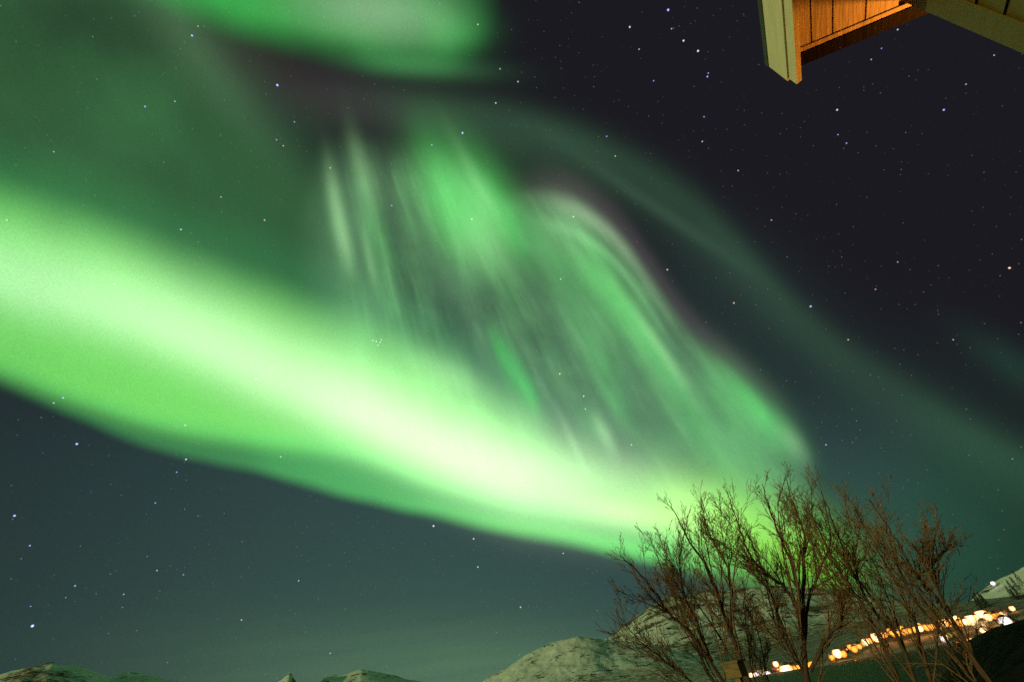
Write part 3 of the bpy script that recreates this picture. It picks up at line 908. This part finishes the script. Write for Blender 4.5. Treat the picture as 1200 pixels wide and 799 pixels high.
bare_tree('open bare tree on the dark bank, rightmost, with a branch reaching right', (35.0, 12.0), [
    (0.085, [(1149, 786), (1115, 722), (1085, 688), (1065, 658), (1041, 618), (1018, 585)], 12.0, 12.4, True),
    (0.045, [(1077, 678), (1096, 656), (1112, 640), (1122, 634)], 12.1, 12.8, False),
    (0.060, [(1135, 790), (1098, 735), (1070, 700), (1052, 660), (1048, 625)], 12.2, 11.3, True),
    (0.045, [(1115, 722), (1100, 690), (1092, 655), (1098, 620)], 12.0, 11.4, False)], 41, 8, 0.72, 0.07, 3)
bare_tree('slender young bare tree in the gap between left and middle trees', (18.6, 15.0), [
    (0.045, [(885, 799), (876, 750), (872, 705), (878, 672)], 15.0, 15.2, True),
    (0.040, [(900, 799), (893, 760), (884, 728), (866, 705)], 15.0, 15.6, True)], 53, 7, 0.85)

# ------------------------------------------------------------------ wooden box on a post
p = at(862, 785, 10.5)
a = math.degrees(math.atan2(p.x, p.y))
gz = bank_z(a, 10.5)
wb_ = thing('wooden_box', 'brown wooden box with a flat lid on a short post before the left tree', 'box', (p.x, p.y, gz), -rad(a) - 0.5)
M_box = mottled('old_wood', (0.10, 0.065, 0.02), (0.22, 0.14, 0.05), 7.0, 0.8, 0.4, (1, 1, 5))
hz = p.z - gz
m = MB(); m.box(-0.14, 0.14, -0.12, 0.12, hz - 0.10, hz + 0.10); m.build('box_body', M_box, wb_)
m = MB(); m.box(-0.17, 0.17, -0.15, 0.15, hz + 0.102, hz + 0.135); m.build('lid', M_box, wb_)
m = MB(); m.box(-0.05, 0.05, -0.05, 0.05, -0.2, hz - 0.102); m.build('post', M_box, wb_)

# ------------------------------------------------------------------ the house corner overhead
AL = rad(24.0)
HO = thing('house', 'cream painted timber house, its roof corner and wall overhead at the upper right', 'house', (0, 0, 0), -AL)
# local frame of the house: x to the right (away from the viewer's side), y along the eave towards the fjord


def boards(name, c, dark):
    return mottled(name, c, tuple(v * dark for v in c), 9.0, 0.6, 0.25, (5, 0.5, 3))


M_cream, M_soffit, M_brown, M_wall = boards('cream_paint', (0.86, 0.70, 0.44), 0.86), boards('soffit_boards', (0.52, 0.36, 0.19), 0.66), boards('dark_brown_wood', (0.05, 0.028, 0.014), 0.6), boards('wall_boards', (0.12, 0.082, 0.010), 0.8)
ZE = EYE.z
ZS = ZE + 2.95                                      # underside of the eave


def front(b): return 2.045 + 0.18 * (b - 1.394)


def strip(name, m, x0, x1, y0, ylo, yhi, z0, z1, parent=HO):
    """a board running along the eave from y0 to the slanting front; front measured at x0 and x1"""
    mb = MB()
    mb.prism([(x0, y0, z0), (x1, y0, z0), (x1, yhi, z0), (x0, ylo, z0)], [(x0, y0, z1), (x1, y0, z1), (x1, yhi, z1), (x0, ylo, z1)])
    return mb.build(name, m, parent)


XB = [1.388, 1.478, 1.600, 1.785, 1.972]
so = None
mb = MB()
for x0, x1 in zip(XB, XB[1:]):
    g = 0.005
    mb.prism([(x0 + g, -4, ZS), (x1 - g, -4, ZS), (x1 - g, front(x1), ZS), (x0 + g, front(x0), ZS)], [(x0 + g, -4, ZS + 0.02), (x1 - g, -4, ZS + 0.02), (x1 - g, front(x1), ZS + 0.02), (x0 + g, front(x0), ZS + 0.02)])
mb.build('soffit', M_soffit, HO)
strip('soffit_backing', M_brown, 1.385, 2.4, -4, front(1.385), front(2.4), ZS + 0.023, ZS + 0.045)
strip('fascia', M_cream, 1.345, 1.383, -4, 2.235, 2.225, ZE + 3.0, ZE + 3.25)
strip('fascia_moulding', M_cream, 1.355, 1.386, -4, 2.222, 2.210, ZE + 2.90, ZE + 2.997)
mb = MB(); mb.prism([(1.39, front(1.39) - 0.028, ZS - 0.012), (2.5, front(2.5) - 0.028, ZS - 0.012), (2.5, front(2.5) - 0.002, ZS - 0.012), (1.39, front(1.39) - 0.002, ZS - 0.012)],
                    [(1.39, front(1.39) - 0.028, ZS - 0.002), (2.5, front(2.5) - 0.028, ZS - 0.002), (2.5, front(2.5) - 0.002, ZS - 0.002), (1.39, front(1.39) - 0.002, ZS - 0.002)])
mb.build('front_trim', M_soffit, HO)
mb = MB(); mb.prism([(1.388, front(1.39) + 0.002, ZS - 0.02), (3.4, front(3.4) + 0.002, ZS - 0.02), (3.4, front(3.4) + 0.085, ZS - 0.02), (1.388, front(1.39) + 0.085, ZS - 0.02)],
                    [(1.388, front(1.39) + 0.002, ZS + 0.28), (3.4, front(3.4) + 0.002, ZS + 0.28), (3.4, front(3.4) + 0.085, ZS + 0.28), (1.388, front(1.39) + 0.085, ZS + 0.28)])
M_shaded_barge = boards('shaded_barge', (0.010, 0.0055, 0.0025), 0.6)  # near-black colour puts in the shade under the front edge
M_shaded_barge.node_tree.nodes['Principled BSDF'].inputs['Specular IOR Level'].default_value = 0.03
mb.build('barge_board', M_shaded_barge, HO)
mb = MB(); mb.prism([(1.342, -4, ZE + 3.253), (1.342, 2.238, ZE + 3.253), (5.5, 2.75, ZE + 5.4), (5.5, -4, ZE + 5.4)], [(1.342, -4, ZE + 3.31), (1.342, 2.238, ZE + 3.31), (5.5, 2.75, ZE + 5.46), (5.5, -4, ZE + 5.46)])
mb.build('roof', M_brown, HO)
XW, YW = 1.985, 2.085
mb = MB()
nb_, hb = 26, 4.55 / 26
for i in range(nb_):
    z0 = i * hb
    mb.prism([(XW, -4, z0 + 0.004), (5.5, -4, z0 + 0.004), (5.5, YW, z0 + 0.004), (XW, YW, z0 + 0.004)], [(XW + 0.012, -4, z0 + hb), (5.5, -4, z0 + hb), (5.5, YW - 0.012, z0 + hb), (XW + 0.012, YW - 0.012, z0 + hb)])
mb.build('wall', M_wall, HO)
mb = MB(); mb.box(XW - 0.012, XW - 0.002, YW - 0.12, YW + 0.004, 0.0, ZS - 0.005); mb.build('corner_board', M_wall, HO)

# lantern on the house wall under the eave
LX, LY, LZ = 2.50, YW + 0.33, ZE + 2.25
LA = thing('wall_lantern', 'orange lit lantern fixed to the front wall of the house under the eave', 'lantern', HO.matrix_basis @ Vector((LX, LY, LZ)), -AL)
m = MB(); m.ball((0, 0, 0), 0.05, 12, 8, 1.3); m.build('lantern_glass', glow_mat('lantern_glow', (1.0, 0.42, 0.08), 8.0), LA, True)
m = MB(); m.box(-0.07, 0.07, -0.07, 0.07, -0.105, -0.085); m.build('lantern_base', M_pole, LA)
m = MB(); m.box(-0.02, 0.02, -0.325, 0.02, -0.084, -0.062); m.build('bracket', M_pole, LA)
li = bpy.data.lights.new('lantern_light', 'POINT')
li.energy, li.color, li.shadow_soft_size = 85.0, (1.0, 0.35, 0.04), 0.05
lo = bpy.data.objects.new('lantern_light', li)
COL.objects.link(lo); lo.parent = LA; lo.location = (0, 0, 0.09)

# ------------------------------------------------------------------ low bare shrubs on the dark rise of the bank
M_shrub = mottled('dark_scrub', (0.012, 0.008, 0.004), (0.04, 0.024, 0.012), 3.0, 0.8)
for k, (az_, r_) in enumerate(((31.0, 29.0), (32.4, 33.0), (33.5, 30.0), (34.6, 35.0), (35.6, 31.0), (36.6, 36.0), (37.6, 33.0), (38.6, 37.0), (30.0, 33.0))):
    rg = random.Random(90 + k)
    sh = thing('bare_shrub', 'low dark bare shrub on the black rise of the bank below the town lights', 'shrub', (r_ * math.sin(rad(az_)), r_ * math.cos(rad(az_)), bank_z(az_, r_) - 0.05), 0, 'shrubs on the dark rise')
    m = MB()
    m.ball((0, 0, 0.02), 0.09, 8, 5)
    for q in range(9):
        w = rg.uniform(0, 2 * math.pi)
        branch(m, Vector((0.03 * math.cos(w), 0.03 * math.sin(w), 0)), Vector((0.7 * math.cos(w), 0.7 * math.sin(w), 1)), rg.uniform(0.35, 0.75), 0.012, 2, rg, 0.05)
    m.build('stems', M_shrub, sh)

# ------------------------------------------------------------------ dark spruces on the snowy right slope
M_needles = mottled('spruce_needles', (0.010, 0.016, 0.010), (0.035, 0.050, 0.028), 0.6, 0.9)
for k, (x, y, r_, h_) in enumerate(((1146, 707, 800, 17), (1149, 706, 806, 22), (1152, 704, 812, 20), (1155, 705, 800, 16), (1187, 699, 830, 24), (1190, 694, 838, 28), (1194, 690, 830, 27), (1198, 684, 842, 30), (1196, 700, 815, 24), (1192, 702, 820, 22))):
    rg = random.Random(300 + k)
    v = sight(x, y)
    az_ = math.atan2(v.x, v.y)
    z_ = EYE.z + r_ * v.z / math.hypot(v.x, v.y) - h_ * 0.5
    sp_ = thing('spruce', 'dark spruce in the tall clump high on the snowy slope' if k > 3 else 'dark spruce in the small clump above the right end of the lamp row',
                'tree', (r_ * math.sin(az_), r_ * math.cos(az_), z_), 0, 'spruces high on the snowy slope' if k > 3 else 'spruces above the lamp row')
    m = MB(); m.tube([Vector((0, 0, -6)), Vector((0, 0, h_ * 0.9))], [0.25, 0.05], 6); m.build('trunk', M_bark, sp_)
    m = MB()
    for q in range(420):
        u = rg.random() ** 0.8
        rr = (1 - u) * h_ * 0.24 * (0.55 + 0.45 * rg.random()) + 0.1
        w = rg.uniform(0, 2 * math.pi)
        c = Vector((rr * math.cos(w), rr * math.sin(w), h_ * (0.06 + 0.92 * u)))
        o_ = Vector((math.cos(w), math.sin(w), -0.45)) * rg.uniform(0.6, 1.3)
        t_ = Vector((-math.sin(w), math.cos(w), 0)) * rg.uniform(0.25, 0.5)
        m.poly([c - o_ * 0.7, c + t_, c + o_, c - t_])
    m.build('crown', M_needles, sp_)
